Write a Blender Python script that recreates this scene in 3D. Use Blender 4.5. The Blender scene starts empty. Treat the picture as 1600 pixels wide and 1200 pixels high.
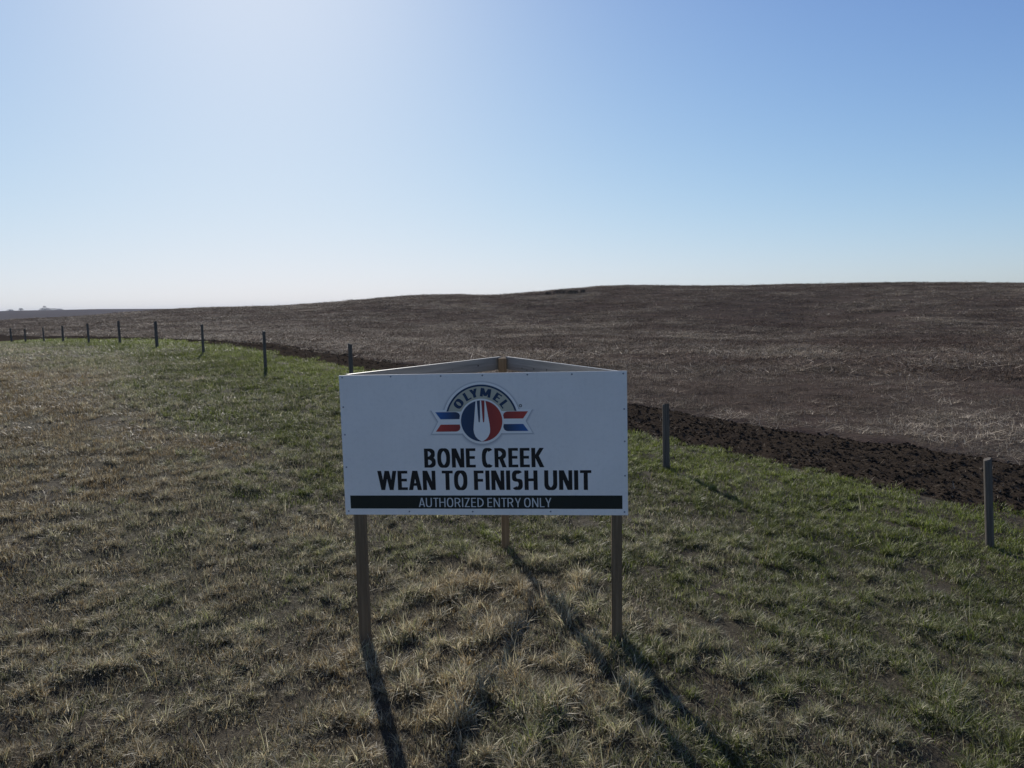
import bpy, bmesh, math, random
import numpy as np
from mathutils import Matrix, Vector

random.seed(7)
rng = np.random.default_rng(11)
D = bpy.data
scene = bpy.context.scene
COL = scene.collection
RAD = math.radians

# ------------------------------------------------------------------ camera
CAM_Z = 2.95                       # metres above the grass at the sign
F_PX = 1130.0                      # focal length in pixels of a 1600 px wide picture
PITCH, ROLL = RAD(6.1), RAD(-1.0)
fwd = np.array([0, math.cos(PITCH), -math.sin(PITCH)])
rt0 = np.array([1.0, 0, 0]); up0 = np.cross(rt0, fwd)
rt = math.cos(ROLL)*rt0 + math.sin(ROLL)*up0
up = -math.sin(ROLL)*rt0 + math.cos(ROLL)*up0
CAMP = np.array([0, 0, CAM_Z])
cd = D.cameras.new('camera'); cam = D.objects.new('camera', cd); COL.objects.link(cam)
cd.sensor_width = 36; cd.lens = F_PX/1600*36; cd.clip_start = 0.05; cd.clip_end = 12000
M = Matrix.Identity(4)
for i, a in enumerate((rt, up, -fwd)):
    for j in range(3): M[j][i] = a[j]
M.translation = CAMP
cam.matrix_world = M
scene.camera = cam

# ------------------------------------------------------------------ light
SUN_AZ, SUN_EL = RAD(-18), RAD(28)          # azimuth from +Y towards +X
w = D.worlds.new('World'); scene.world = w; w.use_nodes = True
nt = w.node_tree; bg = nt.nodes['Background']
sky = nt.nodes.new('ShaderNodeTexSky'); sky.sky_type = 'NISHITA'; sky.sun_disc = False
sky.sun_elevation = SUN_EL; sky.sun_rotation = SUN_AZ
sky.altitude = 700; sky.air_density = 1.0; sky.dust_density = 0.65; sky.ozone_density = 2.5
# film response of the camera (toe and shoulder per channel), the same for the whole sky
def sm(op, a, b=None):
    q = nt.nodes.new('ShaderNodeMath'); q.operation = op
    for k, v in ((0, a), (1, b)):
        if v is None: continue
        if hasattr(v, 'is_output'): nt.links.new(v, q.inputs[k])
        else: q.inputs[k].default_value = v
    return q.outputs[0]
sep = nt.nodes.new('ShaderNodeSeparateXYZ'); com = nt.nodes.new('ShaderNodeCombineXYZ'); nt.links.new(sky.outputs[0], sep.inputs[0])
for c, (g_, b_, a_) in enumerate(((1.3, .633, 0.965), (1.6, .344, 0.876), (2.0, .169, 0.875))):
    x_ = sm('POWER', sm('MULTIPLY', sep.outputs[c], .1), g_)
    nt.links.new(sm('MULTIPLY', sm('DIVIDE', x_, sm('ADD', x_, b_)), a_*10), com.inputs[c])
nt.links.new(com.outputs[0], bg.inputs[0]); bg.inputs[1].default_value = 0.1
sd = D.lights.new('sun', 'SUN'); sun = D.objects.new('sun', sd); COL.objects.link(sun)
sd.energy = 4.7; sd.angle = RAD(0.53); sd.color = (1.0, 0.94, 0.86)
sdir = Vector((math.sin(SUN_AZ)*math.cos(SUN_EL), math.cos(SUN_AZ)*math.cos(SUN_EL), math.sin(SUN_EL)))
sun.rotation_euler = sdir.to_track_quat('Z', 'Y').to_euler(); sun.location = sdir*40
vs = scene.view_settings
scene.display_settings.display_device = 'sRGB'
vs.view_transform = 'Standard'; vs.look = 'None'; vs.gamma = 1.0; vs.exposure = 0.2; vs.use_curve_mapping = False
scene.cycles.max_bounces = 6; scene.cycles.transparent_max_bounces = 4
scene.cycles.volume_bounces = 0

# ------------------------------------------------------------------ helpers
def ray(x, y):
    d = fwd + rt*(x-800)/F_PX + up*(600-y)/F_PX
    return d
def hash2(ix, iy, s):
    h = (ix.astype(np.int64)*374761393 + iy.astype(np.int64)*668265263 + s*1442695041) & 0x7fffffff
    h = ((h ^ (h >> 13))*1274126177) & 0x7fffffff
    h = h ^ (h >> 16)
    return (h & 0xffff)/65535.0
def vnoise(x, y, s=0):
    x = np.asarray(x, float); y = np.asarray(y, float)
    ix = np.floor(x); iy = np.floor(y); fx = x-ix; fy = y-iy
    fx = fx*fx*(3-2*fx); fy = fy*fy*(3-2*fy)
    a = hash2(ix, iy, s); b = hash2(ix+1, iy, s); c = hash2(ix, iy+1, s); d = hash2(ix+1, iy+1, s)
    return (a*(1-fx)+b*fx)*(1-fy) + (c*(1-fx)+d*fx)*fy
def fbm(x, y, s=0, o=3):
    v = 0; a = .5; t = 0
    for k in range(o):
        v = v + a*vnoise(x*2**k+17.3*k, y*2**k-9.1*k, s+k); t += a; a *= .5
    return v/t
def sstep(a, b, x):
    t = np.clip((x-a)/(b-a), 0, 1); return t*t*(3-2*t)
def tag(o, label=None, cat=None, group=None, kind=None):
    if label: o['label'] = label
    if cat: o['category'] = cat
    if group: o['group'] = group
    if kind: o['kind'] = kind
    return o
def link(name, me, mat=None, parent=None):
    o = D.objects.new(name, me); COL.objects.link(o)
    if mat and me is not None and not me.materials: me.materials.append(mat)
    if parent: o.parent = parent
    return o
def empty(name, loc, parent=None):
    o = D.objects.new(name, None); COL.objects.link(o); o.location = loc
    o.empty_display_size = .2
    if parent: o.parent = parent
    return o
def mesh_np(name, verts, faces, smooth=True):
    me = D.meshes.new(name)
    verts = np.asarray(verts, np.float32); faces = np.asarray(faces, np.int32)
    me.vertices.add(len(verts)); me.vertices.foreach_set('co', verts.ravel())
    n = faces.shape[1]
    me.loops.add(faces.size); me.loops.foreach_set('vertex_index', faces.ravel())
    me.polygons.add(len(faces)); me.polygons.foreach_set('loop_start', np.arange(0, faces.size, n, dtype=np.int32))
    if smooth: me.polygons.foreach_set('use_smooth', np.ones(len(faces), bool))
    me.update(calc_edges=True); me.validate()
    return me

# ------------------------------------------------------------------ materials
def mat(name):
    m = D.materials.new(name); m.use_nodes = True
    n = m.node_tree.nodes; b = n['Principled BSDF']
    return m, m.node_tree, n, m.node_tree.links, b
def nod(nt, t, **kw):
    n = nt.nodes.new(t)
    for k, v in kw.items():
        if k.startswith('i_'):
            n.inputs[k[2:].replace('_', ' ')].default_value = v
        else: setattr(n, k, v)
    return n
def ramp(nt, fac, stops):
    r = nt.nodes.new('ShaderNodeValToRGB'); e = r.color_ramp.elements
    while len(e) < len(stops): e.new(.5)
    for el, (p, c) in zip(e, stops):
        el.position = p; el.color = (*c, 1) if len(c) == 3 else c
    nt.links.new(fac, r.inputs[0]); return r.outputs[0]
def mixc(nt, fac, a, b, mode='MIX'):
    m = nt.nodes.new('ShaderNodeMix'); m.data_type = 'RGBA'; m.blend_type = mode
    for s, v in ((m.inputs[0], fac), (m.inputs[6], a), (m.inputs[7], b)):
        if hasattr(v, 'is_output'): nt.links.new(v, s)
        elif isinstance(v, (int, float)): s.default_value = v
        else: s.default_value = (*v, 1)
    return m.outputs[2]
def noise(nt, scale, detail=4, rough=.55, vec=None):
    n = nod(nt, 'ShaderNodeTexNoise'); n.inputs['Scale'].default_value = scale
    n.inputs['Detail'].default_value = detail; n.inputs['Roughness'].default_value = rough
    if vec is not None: nt.links.new(vec, n.inputs['Vector'])
    return n.outputs['Fac']
def flat(name, col, rough=.5, spec=.3, metal=0):
    m, t, n, l, b = mat(name)
    b.inputs['Base Color'].default_value = (*col, 1); b.inputs['Roughness'].default_value = rough
    b.inputs['Specular IOR Level'].default_value = spec; b.inputs['Metallic'].default_value = metal
    return m
def coords(t, out='Object', scale=(1, 1, 1), rot=(0, 0, 0)):
    c = t.nodes.new('ShaderNodeTexCoord'); mp = t.nodes.new('ShaderNodeMapping')
    mp.inputs['Scale'].default_value = scale; mp.inputs['Rotation'].default_value = rot
    t.links.new(c.outputs[out], mp.inputs[0]); return mp.outputs[0]
def bump(t, l, h, b, strength=.5, dist=.02):
    bn = t.nodes.new('ShaderNodeBump'); bn.inputs['Strength'].default_value = strength
    bn.inputs['Distance'].default_value = dist
    l.new(h, bn.inputs['Height']); l.new(bn.outputs[0], b.inputs['Normal'])

def wood_mat(name, dark, light, knots=True):
    m, t, n, l, b = mat(name)
    v = coords(t, 'Object', (1, 1, 1))
    vg = coords(t, 'Object', (38, 38, 1.6))
    g = noise(t, 1.0, 5, .6, vg); big = noise(t, 2.3, 3, .5, v)
    c = ramp(t, g, [(.25, dark), (.75, light)])
    c = mixc(t, mixf(t, big, .35), c, dark)
    l.new(c, b.inputs['Base Color']); b.inputs['Roughness'].default_value = .85
    b.inputs['Specular IOR Level'].default_value = .2
    bump(t, l, g, b, .5, .004)
    return m
def mixf(t, v, k):
    q = t.nodes.new('ShaderNodeMath'); q.operation = 'MULTIPLY'; q.inputs[1].default_value = k
    t.links.new(v, q.inputs[0]); return q.outputs[0]

def verge_mat():
    m, t, n, l, b = mat('verge_thatch')
    v = coords(t)
    a = noise(t, .35, 4, .6, v); f = noise(t, 14, 6, .7, v); f2 = noise(t, 60, 3, .7, v)
    c = ramp(t, f, [(.3, (.022, .017, .012)), (.55, (.052, .042, .028)), (.75, (.10, .084, .056))])
    c = mixc(t, ramp(t, a, [(.45, (0, 0, 0)), (.7, (1, 1, 1))]), c, (.05, .055, .022))
    c = mixc(t, .4, c, ramp(t, f2, [(.3, (.02, .016, .012)), (.7, (.16, .14, .1))]))
    l.new(c, b.inputs['Base Color']); b.inputs['Roughness'].default_value = .95; b.inputs['Specular IOR Level'].default_value = .1
    bump(t, l, f, b, .8, .05)
    return m
def soil_mat():
    m, t, n, l, b = mat('ploughed_soil')
    v = coords(t)
    a = noise(t, .6, 3, .5, v); f = noise(t, 22, 6, .7, v)
    c = ramp(t, f, [(.3, (.030, .0235, .0175)), (.6, (.060, .047, .035)), (.8, (.115, .092, .070))])
    c = mixc(t, mixf(t, a, .5), c, (.040, .031, .023))
    l.new(c, b.inputs['Base Color']); b.inputs['Roughness'].default_value = 1; b.inputs['Specular IOR Level'].default_value = 0
    bump(t, l, f, b, .9, .04)
    return m
def field_mat():
    m, t, n, l, b = mat('stubble_soil')
    v = coords(t); vr = coords(t, 'Object', (1, 1, 1), (0, 0, RAD(-45)))
    a = noise(t, .02, 4, .6, v); mid = noise(t, .22, 5, .65, v)
    vs_ = coords(t, 'Object', (1.0, 2.2, 1), (0, 0, RAD(-12)))
    f = noise(t, 2.2, 7, .75, vs_); g = noise(t, 11, 5, .7, v)
    c = ramp(t, g, [(.3, (.048, .038, .031)), (.55, (.088, .071, .058)), (.8, (.15, .125, .104))])
    c = mixc(t, ramp(t, f, [(.55, (0, 0, 0)), (.72, (.6, .6, .6))]), c, (.19, .16, .135))
    c = mixc(t, ramp(t, mid, [(.5, (0, 0, 0)), (.75, (.55, .55, .55))]), c, (.090, .056, .049))
    c = mixc(t, ramp(t, a, [(.4, (0, 0, 0)), (.7, (.5, .5, .5))]), c, (.045, .037, .034))
    l.new(c, b.inputs['Base Color']); b.inputs['Roughness'].default_value = 1; b.inputs['Specular IOR Level'].default_value = 0
    bump(t, l, f, b, .7, .12)
    return m
def blade_mat(name, green, straw, brown, transl=.3, rough=.55):
    """colour of each blade: per-blade random plus the dryness of the spot it grows on"""
    m, t, n, l, b = mat(name)
    at = nod(t, 'ShaderNodeAttribute', attribute_name='rnd'); 
    dr = nod(t, 'ShaderNodeAttribute', attribute_name='dry', attribute_type='INSTANCER')
    ti = nod(t, 'ShaderNodeAttribute', attribute_name='tint', attribute_type='INSTANCER')
    sp = nod(t, 'ShaderNodeMath', operation='MULTIPLY_ADD'); l.new(at.outputs['Fac'], sp.inputs[0]); sp.inputs[1].default_value = .7; sp.inputs[2].default_value = -.35
    ad = nod(t, 'ShaderNodeMath', operation='ADD'); l.new(sp.outputs[0], ad.inputs[0]); l.new(dr.outputs['Fac'], ad.inputs[1])
    mid = tuple(.5*(x+y) for x, y in zip(green, straw))
    c = ramp(t, ad.outputs[0], [(0.05, green), (.42, mid), (.68, straw), (1, brown)])
    h = nod(t, 'ShaderNodeHueSaturation'); l.new(c, h.inputs['Color']); 
    m7 = nod(t, 'ShaderNodeMath', operation='MULTIPLY'); l.new(at.outputs['Fac'], m7.inputs[0]); m7.inputs[1].default_value = 7.13
    fr_ = nod(t, 'ShaderNodeMath', operation='FRACT'); l.new(m7.outputs[0], fr_.inputs[0])
    va = nod(t, 'ShaderNodeMath', operation='MULTIPLY_ADD'); l.new(fr_.outputs[0], va.inputs[0]); va.inputs[1].default_value = 1.25; va.inputs[2].default_value = .35
    vm = nod(t, 'ShaderNodeMath', operation='MULTIPLY'); l.new(va.outputs[0], vm.inputs[0]); l.new(ti.outputs['Fac'], vm.inputs[1])
    l.new(vm.outputs[0], h.inputs['Value'])
    l.new(h.outputs[0], b.inputs['Base Color']); b.inputs['Roughness'].default_value = rough
    b.inputs['Specular IOR Level'].default_value = .35
    tr = nod(t, 'ShaderNodeBsdfTranslucent'); l.new(h.outputs[0], tr.inputs[0])
    mx = nod(t, 'ShaderNodeMixShader'); mx.inputs[0].default_value = transl
    l.new(b.outputs[0], mx.inputs[1]); l.new(tr.outputs[0], mx.inputs[2])
    l.new(mx.outputs[0], n['Material Output'].inputs['Surface'])
    return m

MAT = {}
MAT['verge'] = verge_mat(); MAT['soil'] = soil_mat(); MAT['field'] = field_mat()
MAT['grass'] = blade_mat('grass_blades', (.102, .132, .014), (.45, .402, .290), (.228, .166, .078), .42, .5)
MAT['stub'] = blade_mat('stubble_straw', (.090, .058, .043), (.20, .162, .122), (.39, .335, .255), .15, .85); MAT['stub'].node_tree.nodes['Principled BSDF'].inputs['Specular IOR Level'].default_value = .05
MAT['post'] = wood_mat('weathered_post_wood', (.062, .054, .045), (.165, .145, .12))
MAT['treated'] = wood_mat('brown_treated_wood', (.115, .079, .046), (.265, .19, .117))
MAT['rail'] = wood_mat('grey_rail_wood', (.14, .135, .125), (.33, .32, .30)); MAT['rail'].node_tree.nodes['Principled BSDF'].inputs['Roughness'].default_value = .42; MAT['rail'].node_tree.nodes['Principled BSDF'].inputs['Specular IOR Level'].default_value = .5
MAT['knot'] = flat('wood_knot', (.035, .028, .022), .9)
MAT['screw'] = flat('screw_metal', (.22, .23, .26), .45, .5, .6)

# ------------------------------------------------------------------ terrain
FO = np.array([6.03, 9.0]); EU = np.array([-.7012, .7130]); EV = np.array([.7130, .7012])   # fence line
def uv(x, y): return ((x-FO[0])*EU[0]+(y-FO[1])*EU[1], (x-FO[0])*EV[0]+(y-FO[1])*EV[1])
def xy(u, v): return FO[0]+u*EU[0]+v*EV[0], FO[1]+u*EU[1]+v*EV[1]
CP = []
def cp(x, y, z): CP.append((x, y, z))
# ground the sign and the fence posts stand on (read from their feet)
cp(-1.354, 6.2, 2.95-2.99); cp(.869, 5.98, 2.95-2.90); cp(-.106, 8.05, 2.95-2.775)
FENCE_S = 4.93
foot_z = [-3.17, -2.84, -2.42, -2.10, -1.86, -1.55, -1.42, -1.43, -1.48, -1.58, -1.68, -1.82, -1.95]
for k, z in enumerate(foot_z):
    x, y = xy(k*FENCE_S, 0); cp(x, y, CAM_Z+z)
for k, z in ((-3, -3.75), (-8, -4.3), (18, -2.8), (30, -4.5)):
    x, y = xy(k*FENCE_S, 0); cp(x, y, CAM_Z+z)
def cpx(px, py, dist):                       # a pixel at a stated horizontal distance
    d = ray(px, py); d = d/math.hypot(d[0], d[1])*dist; cp(d[0], d[1], CAM_Z+d[2])
def cpa(az, dist, z): cp(math.sin(RAD(az))*dist, math.cos(RAD(az))*dist, CAM_Z+z)
# verge round the camera
for az in range(-180, 180, 45): cpa(az, 3.2, -2.98)
for az, r, z in ((-40, 10, -2.62), (-40, 18, -2.05), (-38, 30, -1.72), (-60, 15, -2.5), (-60, 40, -2.2), (-100, 20, -3), (-20, 13, -2.48), (40, 8, -3.2),
                 (90, 20, -3.7), (140, 20, -3.2), (180, 20, -3), (-140, 20, -3), (-28, 24, -1.78)): cpa(az, r, z)
# stubble field: rises from the strip to the ridge
for px, dist, z in ((1600, 16, -2.95), (1300, 20, -2.75), (1000, 24, -2.5), (700, 33, -2.05), (450, 42, -1.6), (250, 52, -1.55), (60, 75, -2.05)):
    d = ray(px, 500); d = d/math.hypot(d[0], d[1])*dist; cp(d[0], d[1], CAM_Z+z)
for px, py, dist in ((1600, 560, 38), (1250, 545, 42), (900, 530, 48), (600, 522, 60), (350, 512, 72), (150, 509, 88),
                     (1600, 500, 75), (1250, 496, 80), (900, 492, 85), (650, 490, 92), (420, 492, 100), (220, 497, 112), (60, 507, 120),
                     (1700, 444, 150), (1600, 444, 150), (1480, 443.5, 155), (1350, 443.5, 150), (1220, 446, 152), (1090, 450.5, 160), (1020, 448, 150), (960, 447, 145), (880, 453, 145),
                     (820, 459, 150), (760, 464, 158), (700, 460.5, 150), (640, 463, 150), (560, 470, 155), (480, 478.5, 165), (420, 481.5, 165), (300, 484.5, 175),
                     (200, 490, 170), (100, 497, 165), (0, 502, 160)):
    cpx(px, py, dist)
for az in (-34, -28, -22, -16, -10, -4, 2, 8, 14, 20, 26, 32, 38): cpa(az, 330, -5.0 if az > -12 else -9)
for az in (50, 70, 90): cpa(az, 150, 1.0); cpa(az, 400, -3)
for az in range(-40, 50, 10): cpa(az, 800, -16)
# low far hill on the left, and plain everywhere else
for px, py in ((-120, 491), (0, 486.5), (50, 485.3), (100, 484.6), (150, 483.4), (250, 482.8), (350, 482.6), (450, 483.5)): cpx(px, py, 1700)
for az in (-4, 8, 20, 32): cpa(az, 1700, -14)
for az in range(-40, 50, 10): cpa(az, 3000, -16)
for az in (70, 110, 150, 180, -150, -110, -70):
    cpa(az, 60, -4); cpa(az, 300, -7); cpa(az, 1200, -12); cpa(az, 3000, -16)
CP = np.array(CP)
def warp(x, y):
    r = np.hypot(x, y)+1e-9; k = np.arcsinh(r/6.0)/r
    return np.stack([x*k, y*k], -1)
Q = warp(CP[:, 0], CP[:, 1])
def tps(a, b):
    d2 = ((a[:, None, :]-b[None, :, :])**2).sum(-1)
    return .5*d2*np.log(d2+1e-12)
nq = len(Q)
K = tps(Q, Q)+np.eye(nq)*1e-4
Pm = np.c_[np.ones(nq), Q]
A = np.block([[K, Pm], [Pm.T, np.zeros((3, 3))]])
SOL = np.linalg.solve(A, np.r_[CP[:, 2], 0, 0, 0])
def base_h(x, y):
    x = np.asarray(x, float); sh = x.shape; x = x.ravel(); y = np.asarray(y, float).ravel()
    out = np.empty(len(x))
    for i in range(0, len(x), 40000):
        q = warp(x[i:i+40000], y[i:i+40000])
        out[i:i+40000] = tps(q, Q)@SOL[:nq] + np.c_[np.ones(len(q)), q]@SOL[nq:]
    return out.reshape(sh)
def edge1(u): return 1.75 + .35*(fbm(u*.23, u*0+3.3, 5, 3)-.5)*2 + .14*(vnoise(u*2.1, u*0, 9)-.5)*2 + .6*sstep(12, 22, u)
def edge2(u): return 5.1 + .2*(fbm(u*.3, u*0+8.1, 25, 3)-.5)*2 + .16*(vnoise(u*2.7, u*0, 19)-.5)*2 + .5*sstep(15, 28, u)
def micro_verge(x, y):
    return .07*(fbm(x*1.2, y*1.2, 31, 2)-.5) + .085*(fbm(x*4.6, y*4.6, 81, 2)-.5) + .03*(fbm(x*11, y*11, 33, 2)-.5)
def micro_strip(x, y):
    u, v = uv(x, y)
    far_ = 1-.65*sstep(12, 30, u)
    return far_*(.05*(fbm(x*2.2, y*2.2, 41, 2)-.5) + .035*(np.abs(fbm(x*10, y*10, 43, 2)-.5)*2) + .04*(fbm(x*21, y*21, 44, 2)-.5)) + .03*np.sin(v*7+2*vnoise(u*.5, v, 3))
def micro_field(x, y):
    return .10*(fbm(x*1.1, y*1.1, 51, 3)-.5)
def ground_h(x, y):
    u, v = uv(x, y); e1 = edge1(u); e2 = edge2(u)
    z = base_h(x, y)
    return z + np.where(v < e1, micro_verge(x, y), np.where(v < e2, micro_strip(x, y)-.04, micro_field(x, y)))

def spaced(n, lo, hi, a):
    s = np.linspace(math.asinh(lo/a), math.asinh(hi/a), n); return a*np.sinh(s)
def sheet(name, us, vfun, nv, zfun, m):
    U = np.repeat(us[:, None], nv, 1); V = vfun(us)
    x, y = xy(U, V); z = base_h(x, y)+zfun(x, y, U, V)
    idx = np.arange(U.size).reshape(U.shape)
    f = np.stack([idx[:-1, :-1], idx[1:, :-1], idx[1:, 1:], idx[:-1, 1:]], -1).reshape(-1, 4)
    me = mesh_np(name, np.stack([x, y, z], -1).reshape(-1, 3), f[:, ::-1])
    return tag(link(name, me, m), kind='structure')
UC = 8.0
us = UC+spaced(460, -2600, 2600, 9.0)
dv = np.r_[0, spaced(300, .0, 2600, 9.0)[1:]]
def v_verge(u):
    e = edge1(u)[:, None]; return np.c_[e+.45, e+.02, e-dv[None, 1:]]
def z_verge(x, y, U, V):
    s = sstep(.0, .3, V-edge1(U)); return micro_verge(x, y)*(1-s)-.16*s
sheet('grass_verge', us, v_verge, len(dv)+1, z_verge, MAT['verge'])
def v_field(u):
    e = edge2(u)[:, None]; return np.c_[e-.45, e-.02, e+dv[None, 1:]]
def z_field(x, y, U, V):
    s = sstep(.0, .3, edge2(U)-V); return micro_field(x, y)*(1-s)-.16*s
sheet('stubble_field', us, v_field, len(dv)+1, z_field, MAT['field'])
us2 = np.r_[np.arange(-14, -3, .25), np.arange(-3, 22, .055), np.arange(22, 45, .08), np.arange(45, 95, .3), np.arange(95, 400, 4)]
NS = 66
def v_strip(u):
    e1 = edge1(u)[:, None]; e2 = edge2(u)[:, None]; return e1-.05+(e2-e1+.1)*np.linspace(0, 1, NS)[None, :]
def z_strip(x, y, U, V):
    e = np.minimum(V-edge1(U), edge2(U)-V); return micro_strip(x, y)*sstep(-.05, .25, e)-.04
sheet('ploughed_strip', us2, v_strip, NS, z_strip, MAT['soil'])

# ------------------------------------------------------------------ grass, stubble and clods
def blades(n, spread, lmin, lmax, wmin, wmax, lean=(0.1, .7), curl=(.3, 1.4), seg=3, droop=None, r=None):
    r = r or rng
    a = r.uniform(0, 2*np.pi, n); rad = spread*np.sqrt(r.uniform(0, 1, n))
    bx, by = rad*np.cos(a), rad*np.sin(a)
    phi = a*.5 + r.uniform(0, 2*np.pi, n)*.8 + r.uniform(0, 6.28)
    L = r.uniform(lmin, lmax, n); W = r.uniform(wmin, wmax, n)
    th0 = r.uniform(*lean, n); cu = r.uniform(*curl, n)
    ls = np.linspace(0, 1, seg+1)
    V = []; 
    px = np.zeros(n); pz = np.zeros(n)
    pts = [(px.copy(), pz.copy())]
    for k in range(seg):
        th = th0+cu*(k+.5)/seg; px = px+np.sin(th)*L/seg; pz = pz+np.cos(th)*L/seg
        pts.append((px.copy(), np.maximum(pz, .004)))
    tw = r.uniform(-.9, .9, n)
    sx, sy = -np.sin(phi+tw), np.cos(phi+tw)
    for k in range(seg+1):
        wd = W*(1-ls[k]**1.6*.85)*.5
        h, z = pts[k]
        cx = bx+np.cos(phi)*h; cy = by+np.sin(phi)*h
        for s in (-1, 1): V.append(np.stack([cx+s*wd*sx, cy+s*wd*sy, z-(.015 if k == 0 else 0)], -1))
    V = np.stack(V, 1)                       # n, 2(seg+1), 3
    f1 = np.array([[2*k, 2*k+1, 2*k+3, 2*k+2] for k in range(seg)])
    F = (np.arange(n)[:, None, None]*(2*(seg+1))+f1[None]).reshape(-1, 4)
    rnd = np.repeat(r.uniform(0, 1, n), 2*(seg+1))
    return V.reshape(-1, 3), F, rnd
def proto(name, parts, m):
    vs_, fs, rs, o = [], [], [], 0
    for v, f, r_ in parts:
        vs_.append(v); fs.append(f+o); rs.append(r_); o += len(v)
    me = mesh_np(name, np.concatenate(vs_), np.concatenate(fs))
    at = me.attributes.new('rnd', 'FLOAT', 'POINT'); at.data.foreach_set('value', np.concatenate(rs).astype(np.float32))
    me.materials.append(m)
    return D.objects.new(name, me)
def collect(name, objs):
    c = D.collections.new(name)
    for o in objs: c.objects.link(o)
    return c
def scatter(name, coll, P, rot, scl, idx, dry, tint, label, cat):
    me = D.meshes.new(name); n = len(P)
    me.vertices.add(n); me.vertices.foreach_set('co', P.astype(np.float32).ravel())
    for an, ty, val, key in (('rot', 'FLOAT_VECTOR', rot, 'vector'), ('scl', 'FLOAT_VECTOR', scl, 'vector'), ('idx', 'INT', idx, 'value'), ('dry', 'FLOAT', dry, 'value'), ('tint', 'FLOAT', tint, 'value')):
        a = me.attributes.new(an, ty, 'POINT')
        a.data.foreach_set(key, np.asarray(val, np.int32 if ty == 'INT' else np.float32).ravel())
    o = link(name, me)
    g = D.node_groups.new(name+'_scatter', 'GeometryNodeTree'); g.is_modifier = True
    g.interface.new_socket('Geometry', in_out='INPUT', socket_type='NodeSocketGeometry')
    g.interface.new_socket('Geometry', in_out='OUTPUT', socket_type='NodeSocketGeometry')
    N = g.nodes; Lk = g.links
    gi = N.new('NodeGroupInput'); go = N.new('NodeGroupOutput')
    ci = N.new('GeometryNodeCollectionInfo'); ci.inputs['Collection'].default_value = coll
    ci.inputs['Separate Children'].default_value = True; ci.inputs['Reset Children'].default_value = True
    ip = N.new('GeometryNodeInstanceOnPoints'); ip.inputs['Pick Instance'].default_value = True
    def na(nm, ty):
        q = N.new('GeometryNodeInputNamedAttribute'); q.data_type = ty; q.inputs['Name'].default_value = nm; return q.outputs[0]
    er = N.new('FunctionNodeEulerToRotation'); Lk.new(na('rot', 'FLOAT_VECTOR'), er.inputs[0])
    Lk.new(gi.outputs[0], ip.inputs['Points']); Lk.new(ci.outputs[0], ip.inputs['Instance'])
    Lk.new(na('idx', 'INT'), ip.inputs['Instance Index']); Lk.new(er.outputs[0], ip.inputs['Rotation'])
    Lk.new(na('scl', 'FLOAT_VECTOR'), ip.inputs['Scale']); Lk.new(ip.outputs[0], go.inputs[0])
    md = o.modifiers.new('scatter', 'NODES'); md.node_group = g
    return tag(o, label, cat, kind='stuff')

def wedge(r0, r1, density, half=44):
    """random points between two distances in front of the viewpoint"""
    area = RAD(half)*(r1*r1-r0*r0); n = int(area*density)
    a = rng.uniform(-RAD(half), RAD(half), n); r = np.sqrt(rng.uniform(r0*r0, r1*r1, n))
    return r*np.sin(a), r*np.cos(a)
def rings(spec, half=44):
    X = []; Y = []; S = []
    for r0, r1, dens, sc in spec:
        x, y = wedge(r0, r1, dens, half); X.append(x); Y.append(y); S.append(np.full(len(x), sc))
    return np.concatenate(X), np.concatenate(Y), np.concatenate(S)

# zones of the verge
def brown_zone(x, y):
    u, v = uv(x, y); nn = fbm(x*.35, y*.35, 61, 3)-.5
    return sstep(-4.0, -6.2, v+3.0*nn)*sstep(6.5, 10.5, u+4*nn)
def greenness(x, y):
    u, v = uv(x, y)
    nn = fbm(x*.55, y*.55, 71, 3)-.5; n2 = fbm(x*1.7, y*1.7, 75, 2)-.5
    g = sstep(-9.6, -4.6, v+3.0*nn-.12*u) *.62 + .34*sstep(-3.0, .4, v)
    bright = sstep(-1.4, .6, v+1.2*nn)
    d = np.hypot(x+.2, (y-6.2)*.8)              # long dry tufts left unmown round the sign
    g = g - .5*np.exp(-(d/1.4)**2)
    return np.clip(g+.16+.75*n2+.45*nn, 0, 1), bright
G_protos = []
for k in range(6):        # loose tuft
    G_protos.append(proto('grass_tuft', [blades(46, .05, .07, .17, .004, .0068, (.05, .7), (.2, 1.4)), blades(22, .08, .04, .10, .004, .007, (.4, 1.2), (.2, .9))], MAT['grass']))
for k in range(6):        # short mat
    G_protos.append(proto('grass_mat', [blades(110, .20, .025, .075, .004, .0075, (.1, 1.1), (.1, 1.0), 2)], MAT['grass']))
for k in range(3):        # fallen straw
    G_protos.append(proto('fallen_straw', [blades(16, .2, .08, .2, .003, .005, (1.1, 1.6), (-.3, .4))], MAT['grass']))
for k in range(4):        # coarse patch for the distance
    G_protos.append(proto('grass_patch', [blades(240, .55, .06, .17, .007, .013, (.1, 1.1), (.2, 1.2), 2)], MAT['grass']))
for k in range(3):        # dead standing stems
    G_protos.append(proto('dead_stem', [blades(4, .06, .20, .36, .003, .0045, (.05, .5), (.0, .5))], MAT['grass']))
for i, o in enumerate(G_protos): o.name = 'proto_%03d' % i          # collection order is by name
gcol = collect('grass_prototypes', G_protos)

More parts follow.
